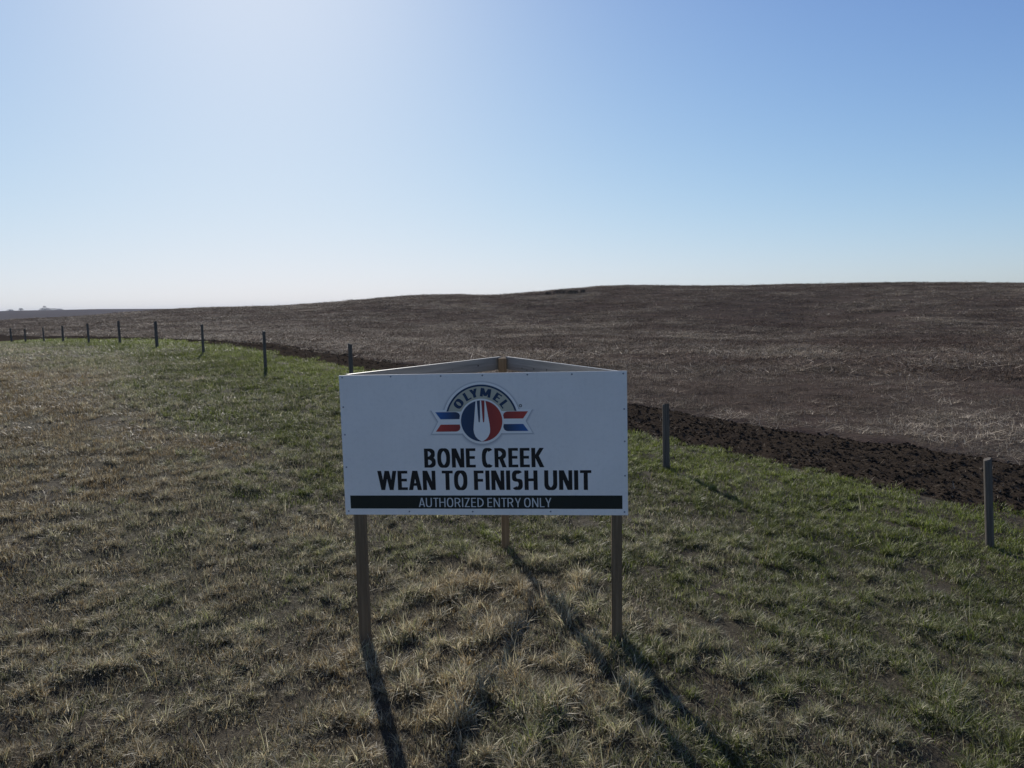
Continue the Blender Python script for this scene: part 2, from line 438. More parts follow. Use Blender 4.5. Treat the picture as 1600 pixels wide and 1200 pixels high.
def verge_points(spec, keep):
    x, y, s = rings(spec)
    u, v = uv(x, y); e = edge1(u)
    ok = (v < e+.20*rng.normal(size=len(x))) & keep(x, y)
    return x[ok], y[ok], s[ok]
def make_grass():
    Ps, R_, S_, I_, Dr, Ti = [], [], [], [], [], []
    def put(x, y, s, idx, dry, tint, tilt=.15, zs=None):
        n = len(x); z = base_h(x, y)+micro_verge(x, y)-.004
        Ps.append(np.stack([x, y, z], -1))
        R_.append(np.stack([rng.normal(0, tilt, n), rng.normal(0, tilt, n), rng.uniform(0, 6.283, n)], -1))
        sc = np.stack([s, s, s*(zs if zs is not None else 1)], -1); S_.append(sc)
        I_.append(idx); Dr.append(dry); Ti.append(tint)
    # tufts
    x, y, s = verge_points([(2.5, 9, 105, 1.0), (9, 15, 66, 1.1), (15, 26, 26, 1.35)], lambda x, y: np.ones(len(x), bool))
    bz = brown_zone(x, y); g, br = greenness(x, y)
    hum = .75*fbm(x*4.6, y*4.6, 81, 2)+.25*fbm(x*1.1, y*1.1, 82, 2)
    ok = rng.uniform(size=len(x)) < (.10+1.35*sstep(.42, .57, hum))*(1-.86*bz)*(1-.35*br)
    x, y, s, g, br, hum = x[ok], y[ok], s[ok], g[ok], br[ok], hum[ok]; n = len(x)
    dry = np.clip(.80-.72*g+rng.normal(0, .10, n), 0, 1)
    ns = np.exp(-(np.hypot(x+.2, (y-6.0)*.8)/1.5)**2)
    size = s*(.86+.45*ns)*rng.uniform(.5, 1.1, n)*(.60+.6*sstep(.4, .65, hum))*(1-.3*br)
    put(x, y, size, rng.integers(0, 6, n), dry, rng.uniform(.8, 1.42, n)*(1-.1*g)*(1+.5*br)*(1+.2*ns), .2, rng.uniform(.6, 1.0, n)*(1+.15*ns))
    # short mat everywhere
    x, y, s = verge_points([(2.5, 9, 44, 1.0), (9, 16, 34, 1.15), (16, 30, 13, 1.5)], lambda x, y: np.ones(len(x), bool))
    bz = brown_zone(x, y); g, br = greenness(x, y); n = len(x)
    dry = np.clip((.74-.66*g-.15*br)*(1-bz)+bz*(.93+.75*(fbm(x*.9, y*.9, 83, 3)-.5)) + rng.normal(0, .10, n), 0, 1)
    put(x, y, s*rng.uniform(.7, 1.2, n), rng.integers(6, 12, n), dry, rng.uniform(.5, 1.0, n)*(1+.55*br)*(1+.1*bz), .12)
    # fallen straw
    x, y, s = verge_points([(2.5, 9, 9, 1.0), (9, 16, 5, 1.1)], lambda x, y: np.ones(len(x), bool))
    n = len(x); put(x, y, s*rng.uniform(.6, 1.1, n), rng.integers(12, 15, n), np.full(n, .68), rng.uniform(.8, 1.45, n), .1)
    x, y, s = verge_points([(2.5, 12, 2.2, 1.0)], lambda x, y: fbm(x*.6, y*.6, 85, 2) > .45)
    n = len(x); put(x, y, s*rng.uniform(.6, 1.1, n), rng.integers(19, 22, n), np.full(n, .7), rng.uniform(.8, 1.3, n), .15)
    # coarse patches further off
    x, y, s = verge_points([(14, 30, 4.0, .9), (30, 75, 2.4, 1.1)], lambda x, y: np.ones(len(x), bool))
    bz = brown_zone(x, y); g, br = greenness(x, y); n = len(x)
    dry = np.clip((.66-.55*g-.2*br)*(1-bz)+bz*(.93+.75*(fbm(x*.5, y*.5, 87, 3)-.5))+rng.normal(0, .07, n), 0, 1)
    put(x, y, s*rng.uniform(.7, 1.2, n), rng.integers(15, 19, n), dry, rng.uniform(.7, 1.15, n)*(1+.45*br)*(1-.15*bz), .06, np.where(bz > .5, .55, .85))
    cat_ = lambda q: np.concatenate(q)
    scatter('grass', gcol, cat_(Ps), cat_(R_), cat_(S_), cat_(I_), cat_(Dr), cat_(Ti), 'tufted dry and green grass covering the verge round the sign', 'grass')
make_grass()

S_protos = []
def stub(n, spread, h0, h1, w0, w1): return blades(n, spread, h0, h1, w0, w1, (0, .45), (-.1, .2), 1)
for k in range(5): S_protos.append(proto('stubble_tuft', [stub(22, .5, .05, .14, .008, .014), blades(48, .5, .14, .46, .010, .020, (1.3, 1.62), (-.1, .12), 1)], MAT['stub']))
for k in range(4): S_protos.append(proto('stubble_patch', [stub(40, 1.3, .06, .16, .02, .04), blades(60, 1.3, .25, .8, .03, .06, (1.3, 1.6), (-.1, .1), 1)], MAT['stub']))
for i, o in enumerate(S_protos): o.name = 'proto_s%03d' % i
scol = collect('stubble_prototypes', S_protos)
def make_stubble():
    x, y, s = rings([(12, 32, 7.0, .9)]); i = rng.integers(0, 5, len(x))
    x2, y2, s2 = rings([(28, 70, 1.7, .9), (70, 130, .75, 1.1), (130, 190, .36, 1.3)]); i2 = rng.integers(5, 9, len(x2))
    x = np.r_[x, x2]; y = np.r_[y, y2]; s = np.r_[s, s2]; i = np.r_[i, i2]
    u, v = uv(x, y); e = edge2(u)
    a = fbm(x*.14, y*.2, 91, 3); ok = (v > e+.12) & (rng.uniform(size=len(x)) < .62+.6*(a-.25))
    near = np.exp(-np.maximum(v-e, 0)/2.5)
    ok |= (v > e+.05) & (near > .45) & (rng.uniform(size=len(x)) < .8)
    x, y, s, i, a, near, v = x[ok], y[ok], s[ok], i[ok], a[ok], near[ok], v[ok]; n = len(x)
    red = fbm(x*.16, y*.16, 95, 2)
    dry = np.clip(.58+.9*(a-.5)-.8*(red-.5)+.35*near+rng.normal(0, .12, n), .05, 1)
    z = base_h(x, y)+micro_field(x, y)
    scatter('stubble', scol, np.stack([x, y, z], -1), np.stack([rng.normal(0, .05, n), rng.normal(0, .05, n), rng.uniform(0, 6.28, n)], -1),
            np.stack([s, s, s*rng.uniform(.7, 1.1, n)], -1), i, dry, rng.uniform(.5, 1.55, n), 'pale cut stubble and loose straw over the brown field', 'stubble')
make_stubble()
# clods and straw bits in the ploughed strip
C_protos = []
for k in range(6):
    bm = bmesh.new(); bmesh.ops.create_icosphere(bm, subdivisions=2, radius=1)
    off = Vector((k*3.1, k*1.7, 2))
    for vtx in bm.verts:
        p = vtx.co+off; q = float(vnoise(p.x*1.3+p.z, p.y*1.3-p.z*.7, k)); vtx.co *= .62+.75*q; vtx.co.z *= .7
    me = D.meshes.new('clod'); bm.to_mesh(me); bm.free(); me.materials.append(MAT['soil']); o = D.objects.new('proto_c%03d' % k, me); C_protos.append(o)
for k in range(3):
    o = proto('x', [blades(5, .3, .05, .16, .005, .009, (1.2, 1.6), (-.1, .2), 1)], MAT['stub']); o.name = 'proto_d%03d' % k; C_protos.append(o)
ccol = collect('clod_prototypes', C_protos)
def make_clods():
    n = 16000; u = np.r_[rng.uniform(-4, 18, 11000), rng.uniform(18, 60, 5000)]; rng.shuffle(u)
    e1, e2 = edge1(u), edge2(u); v = e1+.03+(e2-e1-.06)*rng.uniform(0, 1, n); x, y = xy(u, v)
    z = base_h(x, y)+micro_strip(x, y)-.03
    i = rng.integers(0, 6, n); s = .008+.026*rng.uniform(0, 1, n)**3
    m = 600; i[:m] = rng.integers(6, 9, m); s[:m] = rng.uniform(.6, 1.3, m); z[:m] += .03
    scatter('soil_clods', ccol, np.stack([x, y, z], -1), np.stack([rng.uniform(-.3, .3, n), rng.uniform(-.3, .3, n), rng.uniform(0, 6.28, n)], -1),
            np.repeat(s[:, None], 3, 1), i, np.where(np.arange(n) < m, .75, .5), np.full(n, 1.0), 'dark turned clods with straw bits in the ploughed strip', 'soil')
make_clods()

# ------------------------------------------------------------------ sign
BC = np.array([-.262, 6.043, CAM_Z-1.16]); BYAW = RAD(-5.53); BROLL = RAD(.45)
pL = np.array([-1.352, 6.20]); pR = np.array([.868, 5.985]); pB = np.array([-.104, 8.05])
TOPZ = CAM_Z-.555
def gz(p): return float(ground_h(np.array([p[0]]), np.array([p[1]]))[0])
sign = empty('farm_sign', (pB[0]*.33+(pL[0]+pR[0])*.33, (pL[1]+pR[1]+pB[1])/3, gz((pL+pR+pB)/3)))
tag(sign, 'white farm entry sign on three wooden posts standing in the grass', 'sign')
SI = Matrix.Translation(-Vector(sign.location))
def box_me(name, sx, sy, sz, bev=.004):
    bm = bmesh.new(); bmesh.ops.create_cube(bm, size=1)
    for v in bm.verts: v.co = Vector((v.co.x*sx, v.co.y*sy, v.co.z*sz))
    if bev: bmesh.ops.bevel(bm, geom=bm.edges[:], offset=bev, segments=2, affect='EDGES')
    me = D.meshes.new(name); bm.to_mesh(me); bm.free(); return me
def spart(name, me, m, world, parent=None):
    """child of the sign (or of one of its parts) placed by a world matrix"""
    o = link(name, me, m, parent or sign)
    o.matrix_parent_inverse = Matrix.Identity(4)
    o.matrix_basis = (parent.matrix_basis.inverted() if parent else Matrix.Identity(4)) @ SI @ world
    return o
def beam(name, a, b, thick, high, m, bev=.003):
    """board on edge between two points, grain along its length"""
    a = Vector(a); b = Vector(b); d = b-a; L = d.length; d.normalize()
    side = Vector((0, 0, 1)).cross(d).normalized(); upv = d.cross(side)
    W = Matrix.Identity(4)
    for i, ax in enumerate((side, upv, d)):
        for j in range(3): W[j][i] = ax[j]
    W.translation = (a+b)/2
    return spart(name, box_me(name, thick, high, L, bev), m, W), W, L
for p, yaw in ((pL, BYAW), (pR, BYAW), (pB, RAD(3))):
    z0 = gz(p)-.35; h = TOPZ-.012-z0
    Wm = Matrix.Translation((p[0], p[1], z0+h/2)) @ Matrix.Rotation(yaw, 4, 'Z')
    spart('post', box_me('post', .089, .089, h, .005), MAT['treated'], Wm)
def off2(a, b, d):
    t = (b-a)/np.linalg.norm(b-a); return np.array([t[1], -t[0]])*d, t
CEN = (pL+pR+pB)/3
def side_rail(a, b, za, zb, high, name, m, ea=.06, eb=.06, thick=.038):
    o, t = off2(a, b, .0445+thick/2+.001)
    if np.dot((a+b)/2+o-CEN, (a+b)/2-CEN) < np.dot((a+b)/2-CEN, (a+b)/2-CEN): o = -o
    A_ = a+o-t*ea; B_ = b+o+t*eb
    return beam(name, (A_[0], A_[1], za), (B_[0], B_[1], zb), thick, high, m)
def knots(rail, W, L, spots, thick):
    for s, h, r in spots:
        bm = bmesh.new(); bmesh.ops.create_circle(bm, cap_ends=True, segments=10, radius=r)
        for v in bm.verts: v.co = Vector((0, v.co.x, v.co.y*1.4))
        me = D.meshes.new('knot'); bm.to_mesh(me); bm.free()
        for sg in (-1, 1):
            spart('knot', me, MAT['knot'], W @ Matrix.Translation((sg*(thick/2+.0015), h, s*L)), rail)
r1 = side_rail(pL, pB, TOPZ-.07, TOPZ-.07, .14, 'rail', MAT['rail'], .03, .045)
r2 = side_rail(pB, pR, TOPZ-.069, TOPZ-.069, .14, 'rail', MAT['rail'], .01, .03)
knots(*r1, [(-.3, .02, .006), (.12, -.01, .005), (.31, .0, .009)], .038)
knots(*r2, [(-.32, -.03, .007), (-.27, -.045, .007), (-.2, -.02, .008), (-.08, -.01, .008), (.2, .01, .006)], .038)
side_rail(pL, pB, CAM_Z-1.67, CAM_Z-2.13, .089, 'brace', MAT['rail'], .02, .04)
side_rail(pB, pR, CAM_Z-2.13, CAM_Z-1.67, .089, 'brace', MAT['rail'], .0, .02)
# front rail behind the panel
# panel
nx = Vector((math.cos(BYAW), math.sin(BYAW), 0)); ny = Vector((math.sin(BYAW), -math.cos(BYAW), 0)); nz = Vector((0, 0, 1))
BW = Matrix.Identity(4)
for i, ax in enumerate((nx, nz, ny)):
    for j in range(3): BW[j][i] = ax[j]
BW.translation = BC
BW = BW @ Matrix.Rotation(BROLL, 4, 'Z')              # local x right, y up, z towards the viewer
PT = .012
def panel_mat():
    m, t, n, l, b = mat('white_printed_panel')
    v = coords(t); a = noise(t, 1.6, 4, .6, v); f = noise(t, 30, 4, .6, v)
    c = ramp(t, a, [(.35, (.81, .785, .735)), (.7, (.87, .84, .785))])
    c = mixc(t, ramp(t, f, [(.5, (0, 0, 0)), (.8, (.16, .16, .16))]), c, (.5, .48, .44))
    vs2 = coords(t, 'Object', (26, 1.3, 1)); sk2 = noise(t, 1.0, 4, .6, vs2)
    c = mixc(t, ramp(t, sk2, [(.52, (0, 0, 0)), (.8, (.07, .07, .07))]), c, (.42, .40, .36))
    l.new(c, b.inputs['Base Color']); b.inputs['Roughness'].default_value = .38; b.inputs['Specular IOR Level'].default_value = .3
    bump(t, l, noise(t, 2.4, 2, .5, v), b, .35, .03)
    return m
panel = spart('panel', box_me('panel', 2.44, 1.22, PT, .0015), panel_mat(), BW @ Matrix.Translation((0, 0, -PT/2)))
fr = math.hypot(*(pR-pL))
beam('rail', (pL[0]+.05, pL[1]-.005, TOPZ-.075), (pR[0]-.05, pR[1]-.005, TOPZ-.075), .038, .13, MAT['rail'])
beam('rail', (pL[0]+.05, pL[1]-.005, CAM_Z-1.70), (pR[0]-.05, pR[1]-.005, CAM_Z-1.695), .038, .089, MAT['rail'])
bm = bmesh.new(); bmesh.ops.create_uvsphere(bm, u_segments=10, v_segments=6, radius=.0075)
for v in bm.verts: v.co.z = max(v.co.z, 0)*.55
screw_me = D.meshes.new('screw'); bm.to_mesh(screw_me); bm.free(); screw_me.materials.append(MAT['screw'])
for sx, sy in [(-1.19, .592), (-.767, .594), (-.336, .591), (.019, .591), (.398, .592), (.768, .589), (1.19, .588), (-1.191, -.578), (-.652, -.581), (-.099, -.58), (.569, -.578), (1.19, -.581),
               (-1.194, .337), (-1.191, .097), (-1.192, -.188), (1.195, .293), (1.197, .021), (1.197, -.27)]:
    spart('screw', screw_me, None, BW @ Matrix.Translation((sx, sy, .0002)), panel)

# print on the panel: thin layers of vinyl, each a fraction of a millimetre above the other
def poly_me(name, rings_, z=0):
    """filled outline(s): list of closed rings, later rings being holes"""
    c = D.curves.new(name, 'CURVE'); c.dimensions = '2D'; c.fill_mode = 'BOTH'
    for r_ in rings_:
        s = c.splines.new('POLY'); s.points.add(len(r_)-1); s.use_cyclic_u = True
        for p_, (x, y) in zip(s.points, r_): p_.co = (x, y, 0, 1)
    o = D.objects.new(name, c); me = D.meshes.new_from_object(o); D.objects.remove(o); D.curves.remove(c)
    me.name = name; return me
# condensed capitals drawn as strokes: cap height 1, stem s, bar b, advance width w
GW = dict(B=.50, O=.56, N=.54, E=.42, C=.47, R=.52, K=.54, W=.82, A=.56, T=.46, F=.41, I=.0, S=.44, H=.54, U=.53, Z=.45, D=.54, Y=.52, L=.40, M=.68)
def glyph(ch, s, b):
    w = max(GW[ch], s); P = []
    def rect(x0, y0, x1, y1): P.append([(x0, y0), (x1, y0), (x1, y1), (x0, y1)])
    def bar(xa, ya, xb, yb, t): P.append([(xa-t/2, ya), (xa+t/2, ya), (xb+t/2, yb), (xb-t/2, yb)])
    def path(pts):
        pts = np.array(pts); d = np.gradient(pts, axis=0); d /= np.linalg.norm(d, axis=1)[:, None]
        t = np.where(True, s*np.abs(d[:, 1])**1.3+b*np.abs(d[:, 0])**1.3, 0)[:, None]/2; n = np.stack([-d[:, 1], d[:, 0]], 1)
        P.append([tuple(q) for q in np.r_[pts+n*t, (pts-n*t)[::-1]]])
    def oval(cx, cy, rx, ry, a0, a1, n=2.5, m=40):
        a = np.radians(np.linspace(a0, a1, m)); c, q = np.cos(a), np.sin(a)
        return [(cx+rx*np.sign(x)*abs(x)**(2/n), cy+ry*np.sign(y)*abs(y)**(2/n)) for x, y in zip(c, q)]
    def bowl(x, y0, y1, r):       # stem side x, half loop between heights
        h = (y1-y0-b)/2; cy = (y0+y1)/2; k = min(h, r-x-s/2)*1.0
        arc_ = oval(r-s/2-k, cy, k, h, 90, -90, 2.2, 26)
        path([(x, y1-b/2), (x+.01, y1-b/2)]+arc_+[(x+.01, y0+b/2), (x, y0+b/2)])
    if ch in 'BDEFHKLNRMU' and ch not in 'U': rect(0, 0, s, 1)
    if ch == 'O': 
        path(oval(w/2, .5, w/2-s/2, .5-b/2+.008, 90, 452, 2.45, 70))
    if ch == 'C': path(oval(w/2+.02, .5, w/2-s/2+.02, .5-b/2+.008, 52, 308, 2.4, 60))
    if ch == 'B': bowl(s*.8, .5-b*.42, 1, w*.94); bowl(s*.8, 0, .5+b*.42, w)
    if ch == 'D': bowl(s*.8, 0, 1, w)
    if ch == 'R': bowl(s*.8, .44-b*.2, 1, w*.96); bar(w-s*.58, 0, w*.52, .5, s*1.08)
    if ch == 'E': rect(s-.01, 0, w, b); rect(s-.01, 1-b, w, 1); rect(s-.01, .52-b/2, w*.93, .52+b/2)
    if ch == 'F': rect(s-.01, 1-b, w, 1); rect(s-.01, .50-b/2, w*.93, .50+b/2)
    if ch == 'L': rect(s-.01, 0, w, b)
    if ch == 'H': rect(w-s, 0, w, 1); rect(s-.01, .52-b/2, w-s+.01, .52+b/2)
    if ch == 'N': rect(w-s*.92, 0, w, 1); bar(s*.62, 1, w-s*.6, 0, s*1.12)
    if ch == 'M': rect(w-s*.95, 0, w, 1); bar(s*.62, 1, w/2, .12, s*1.02); bar(w-s*.62, 1, w/2, .12, s*1.02)
    if ch == 'I': rect(0, 0, s, 1)
    if ch == 'T': rect(w/2-s/2, 0, w/2+s/2, 1-b+.01); rect(0, 1-b, w, 1)
    if ch == 'U': path([(s/2, 1), (s/2, .9)]+oval(w/2, .36, w/2-s/2, .36-b/2+.008, 180, 360, 2.4, 34)+[(w-s/2, .9), (w-s/2, 1)])
    if ch == 'A': bar(s*.55, 0, w/2-s*.12, 1, s*1.06); bar(w-s*.55, 0, w/2+s*.12, 1, s*1.06); rect(w*.25, .22, w*.75, .22+b)
    if ch == 'W':
        for xa, xb in ((s*.5, w*.28), (w*.5-s*.08, w*.28), (w*.5+s*.08, w*.72), (w-s*.5, w*.72)): bar(xa, 1, xb, 0, s*.98)
    if ch == 'K': bar(s*.95, .46, w-s*.58, 1, s*1.12); bar(w-s*.55, 0, s*1.25, .62, s*1.16)
    if ch == 'Y': rect(w/2-s/2, 0, w/2+s/2, .46); bar(w/2, .40, s*.52, 1, s*1.04); bar(w/2, .40, w-s*.52, 1, s*1.04)
    if ch == 'Z': rect(0, 0, w, b); rect(0, 1-b, w, 1); bar(s*.62, b-.01, w-s*.62, 1-b+.01, s*1.15)
    if ch == 'S':
        r = .5-b/2; rx = w/2-s/2; q = .26-b/4+.004; 
        up_ = oval(w/2, 1-b/2-q, rx, q, 40, 235, 2.2, 30); lo_ = oval(w/2, b/2+q, rx, q, 55, -140, 2.2, 30)
        path(up_+lo_)
    return w, P
def text_me(txt, x0, x1, y0, y1, s, b, track, fn=None):
    X = 0; polys = []
    for ch in txt:
        if ch == ' ': X += .20; continue
        if ch == 'A' and X: X -= .035
        w, P = glyph(ch, s, b)
        polys += [[(X+x, y) for x, y in p] for p in P]; X += w+track*(.6 if ch in 'AWTYL' else 1)
    allp = np.array([q for p in polys for q in p]); lo = allp.min(0); hi = allp.max(0)
    bm = bmesh.new()
    for k, p in enumerate(polys):
        vs3 = []
        for x, y in p:
            qx = x0+(x-lo[0])/(hi[0]-lo[0])*(x1-x0); qy = y0+(y-0)/(1)*(y1-y0)
            if fn: qx, qy = fn(qx, qy)
            vs3.append((qx, qy, (k % 5)*.00006))
        n = len(vs3)
        if n == 4:
            f = bm.faces.new([bm.verts.new(q) for q in vs3])
        else:                                   # stroke outline: left side then right side reversed
            h = n//2; a = [bm.verts.new(q) for q in vs3[:h]]; c = [bm.verts.new(q) for q in vs3[h:][::-1]]
            for i_ in range(h-1): bm.faces.new((a[i_], a[i_+1], c[i_+1], c[i_]))
    for f in bm.faces:
        f.normal_update()
        if f.normal.z < 0: f.normal_flip()
    me = D.meshes.new('lettering'); bm.to_mesh(me); bm.free(); return me
LAYER = {'h': .0008}
def pr(name, me, m, layer):
    return spart(name, me, m, BW @ Matrix.Translation((0, 0, layer*.0008)), panel)
BLACK = flat('black_print', (.012, .012, .013), .45); 
BAND = flat('dark_green_black_print', (.014, .019, .016), .45)
GREYT = flat('pale_lettering_print', (.62, .63, .62), .45)
WHITE = flat('white_print', (.89, .87, .82), .4)
TAN = flat('tan_print', (.50, .48, .37), .45)
NAVY = flat('navy_print', (.018, .045, .10), .45)
def grad(name, c0, c1, x0, x1):
    m, t, n, l, b = mat(name)
    c = t.nodes.new('ShaderNodeTexCoord'); s = t.nodes.new('ShaderNodeSeparateXYZ'); l.new(c.outputs['Object'], s.inputs[0])
    mr = t.nodes.new('ShaderNodeMapRange'); l.new(s.outputs[0], mr.inputs[0]); mr.inputs[1].default_value = x0; mr.inputs[2].default_value = x1
    l.new(ramp(t, mr.outputs[0], [(0, c0), (1, c1)]), b.inputs['Base Color']); b.inputs['Roughness'].default_value = .45
    return m
BLT, BDK, RLT, RDK = (.018, .12, .36), (.012, .035, .085), (.50, .05, .035), (.28, .03, .028)
pr('band', poly_me('band', [[(-1.171, -.439), (-1.171, -.555), (1.173, -.555), (1.173, -.439)]]), BAND, 1)
pr('lettering', text_me('AUTHORIZED ENTRY ONLY', -.566, .577, -.54, -.46, .10, .085, .13), GREYT, 2)
pr('lettering', text_me('BONE CREEK', -.504, .524, -.195, -.029, .168, .142, .075), BLACK, 1)
pr('lettering', text_me('WEAN TO FINISH UNIT', -.921, .917, -.391, -.222, .168, .142, .075), BLACK, 1)
# emblem, centred on the disc
EX, EY = .002, .205
S = 1/1550.0
def E_(pts): return [(EX+x*S, EY+y*S) for x, y in pts]
def arc(r, a0, a1, n=40): return [(r*math.cos(a), r*math.sin(a)) for a in np.linspace(RAD(a0), RAD(a1), n)]
def inside(px, py, poly):
    n = len(poly); c = False; j = n-1
    for i in range(n):
        if (poly[i][1] > py) != (poly[j][1] > py) and px < (poly[j][0]-poly[i][0])*(py-poly[i][1])/(poly[j][1]-poly[i][1])+poly[i][0]: c = not c
        j = i
    return c
rib_out = [(-668, 152), (668, 152), (578, -6), (668, -166), (-668, -166), (-578, -6)]
def in_emblem(x, y):
    r = math.hypot(x, y)
    return r < 306 or (r < 512 and y > 100) or inside(x, y, rib_out)
outl = []
for a in np.linspace(0, 2*math.pi, 720, endpoint=False):
    lo, hi = 250, 760
    best = 250
    for q in np.arange(760, 250, -3):
        if in_emblem(q*math.cos(a), q*math.sin(a)): best = q; break
    outl.append((best*math.cos(a), best*math.sin(a)))
# printed soft grey edge behind the emblem
def ring_me(rings_, vals, name):
    n = len(rings_[0]); V = [(x, y, 0) for r_ in rings_ for x, y in r_]
    Fc = [(k*n+i, k*n+(i+1) % n, (k+1)*n+(i+1) % n, (k+1)*n+i) for k in range(len(rings_)-1) for i in range(n)]
    me = mesh_np(name, V, Fc, False)
    at = me.attributes.new('fade', 'FLOAT', 'POINT'); at.data.foreach_set('value', np.repeat(np.array(vals, np.float32), n)); return me
m_, t_, n_, l_, b_ = mat('grey_edge_print')
fa = nod(t_, 'ShaderNodeAttribute', attribute_name='fade')
l_.new(ramp(t_, fa.outputs['Fac'], [(0, (.84, .815, .765)), (1, (.42, .42, .43))]), b_.inputs['Base Color']); b_.inputs['Roughness'].default_value = .4
def grow(k, dy): return E_([(x*(1+k/math.hypot(x, y)), y*(1+k/math.hypot(x, y))+dy) for x, y in outl])
pr('emblem_edge', ring_me([grow(-14, -4), grow(8, -7), grow(24, -12), grow(44, -16)], [1, .8, .3, 0], 'emblem_edge'), m_, 1)
pr('emblem_ground', poly_me('emblem_ground', [E_(outl)]), WHITE, 2)
pr('arch', poly_me('arch', [E_(arc(480, 15.5, 164.5, 60)+[(-292, 128), *arc(298, 154, 26, 30), (292, 128)])]), NAVY, 3)
pr('arch_field', poly_me('arch_field', [E_(arc(456, 16.3, 163.7, 60)+[(-290, 128), *arc(296, 154, 26, 30), (290, 128)])]), TAN, 4)
pr('emblem_ring', poly_me('emblem_ring', [E_(arc(294, 0, 360, 72)[:-1])]), WHITE, 5)
def stripe(sx, y0, y1, xo0, xo1, rnd_top):
    # outer end slanted, inner end rounded at one corner
    inner = 284; rr = 46
    if rnd_top: pts = [(xo0, y0), (xo1, y1), (inner, y1), (inner+2, y0-rr), (inner+12, y0-rr*.45), (inner+34, y0-6), (inner+56, y0)]
    else: pts = [(xo1, y1), (xo0, y0), (inner, y0), (inner+2, y1+rr), (inner+12, y1+rr*.45), (inner+34, y1+6), (inner+56, y1)]
    return E_([(sx*x, y) for x, y in pts])
gb_l = grad('blue_print_left', BLT, BDK, EX-600*S, EX-330*S); gr_l = grad('red_print_left', RLT, RDK, EX-600*S, EX-300*S)
gb_r = grad('blue_print_right', BDK, BLT, EX+320*S, EX+600*S); gr_r = grad('red_print_right', RDK, RLT, EX+300*S, EX+600*S)
pr('ribbon_stripe', poly_me('ribbon_stripe', [stripe(-1, 122, 28, 612, 545, True)]), gb_l, 4.4)
pr('ribbon_stripe', poly_me('ribbon_stripe', [stripe(-1, -44, -137, 545, 612, False)]), gr_l, 4.4)
pr('ribbon_stripe', poly_me('ribbon_stripe', [stripe(1, 122, 28, 612, 545, True)]), gr_r, 4.4)
pr('ribbon_stripe', poly_me('ribbon_stripe', [stripe(1, -44, -137, 545, 612, False)]), gb_r, 4.4)
pr('disc_half', poly_me('disc_half', [E_(arc(273, 90, 270, 40))]), grad('navy_disc_print', (.012, .05, .12), (.014, .036, .085), EX-270*S, EX), 6)
pr('disc_half', poly_me('disc_half', [E_(arc(273, -90, 90, 40))]), grad('red_disc_print', (.26, .024, .026), (.40, .042, .028), EX, EX+270*S), 6)
fork = [(-72, 264), (-56, 266), (-45, 60), (-40, -12), (-31, -18), (-24, -12), (-18, 60), (-15, 270), (2, 272), (12, 60), (18, -12), (26, -18), (34, -12), (40, 60), (46, 268), (58, 266),
        (88, 60), (104, -40), (110, -110), (104, -160), (84, -205), (55, -240), (10, -268), (-12, -268), (-55, -240), (-86, -205), (-104, -160), (-110, -110), (-104, -40), (-93, 60)]
pr('fork', poly_me('fork', [E_(fork)]), WHITE, 7)
def letter_on_arc(ch, ang, r, h, wd):
    rot = RAD(ang-90)
    def fn(x, y): return EX+S*(x*math.cos(rot)-y*math.sin(rot)), EY+S*(x*math.sin(rot)+y*math.cos(rot))
    me = text_me(ch, -wd/2, wd/2, r-h/2, r+h/2, .19, .15, .1, fn); me.name = 'emblem_letter'; return me
for ch, ang, wd in (('O', 142, 122), ('L', 119, 80), ('Y', 104, 104), ('M', 80.5, 138), ('E', 55, 84), ('L', 36, 76)):
    pr('emblem_letter', letter_on_arc(ch, ang, 376, 112, wd), NAVY, 5.4)
pr('registered_mark', poly_me('registered_mark', [[(EX+515*S+.013*math.cos(a), EY+196*S+.013*math.sin(a)) for a in np.linspace(0, 6.283, 20)[:-1]], [(EX+515*S+.0075*math.cos(a), EY+196*S+.0075*math.sin(a)) for a in np.linspace(0, 6.283, 20)[:-1]]]), BLACK, 2.6)

# ------------------------------------------------------------------ fence posts
labels = ['nearest fence post, thick and leaning, standing at the right edge of the photo',
          'grey fence post just to the right of the white sign',
          'fence post mostly hidden by the sign, its top below the left back rail',
          'fence post rising just behind the left corner of the white sign',
          'first clear fence post left of the sign, dark against the ploughed soil',
          'second clear fence post left of the sign, where the dark soil thins out',
          'third clear fence post left of the sign, at the crest of the grass',
          'fourth clear fence post left of the sign, just beyond the grass crest',
          'fifth clear fence post left of the sign',
          'sixth clear fence post left of the sign, short against the stubble',
          'fourth fence post from the left edge of the photo',
          'third fence post from the left edge of the photo']
labels = labels[:10] + ['third fence post from the left edge of the photo', 'second fence post from the left edge of the photo', 'leftmost and farthest fence post, by the left edge of the photo']
leans = [(.08, .0), (.012, 0), (.03, 0), (.004, .01), (-.006, 0), (-.005, 0), (.008, .0), (-.004, .01), (.01, 0), (-.012, 0), (.02, 0), (-.02, .01), (.02, 0)]
dus = [-.06, -.14, -.04, .02, .16, .16, .04, -.03, .05, .16, -.32, -.19, -.81]
hts = [1.14, 1.12, 1.15, 1.13, 1.19, 1.09, 1.06, 1.07, .98, .95, .92, .95, 1.02]
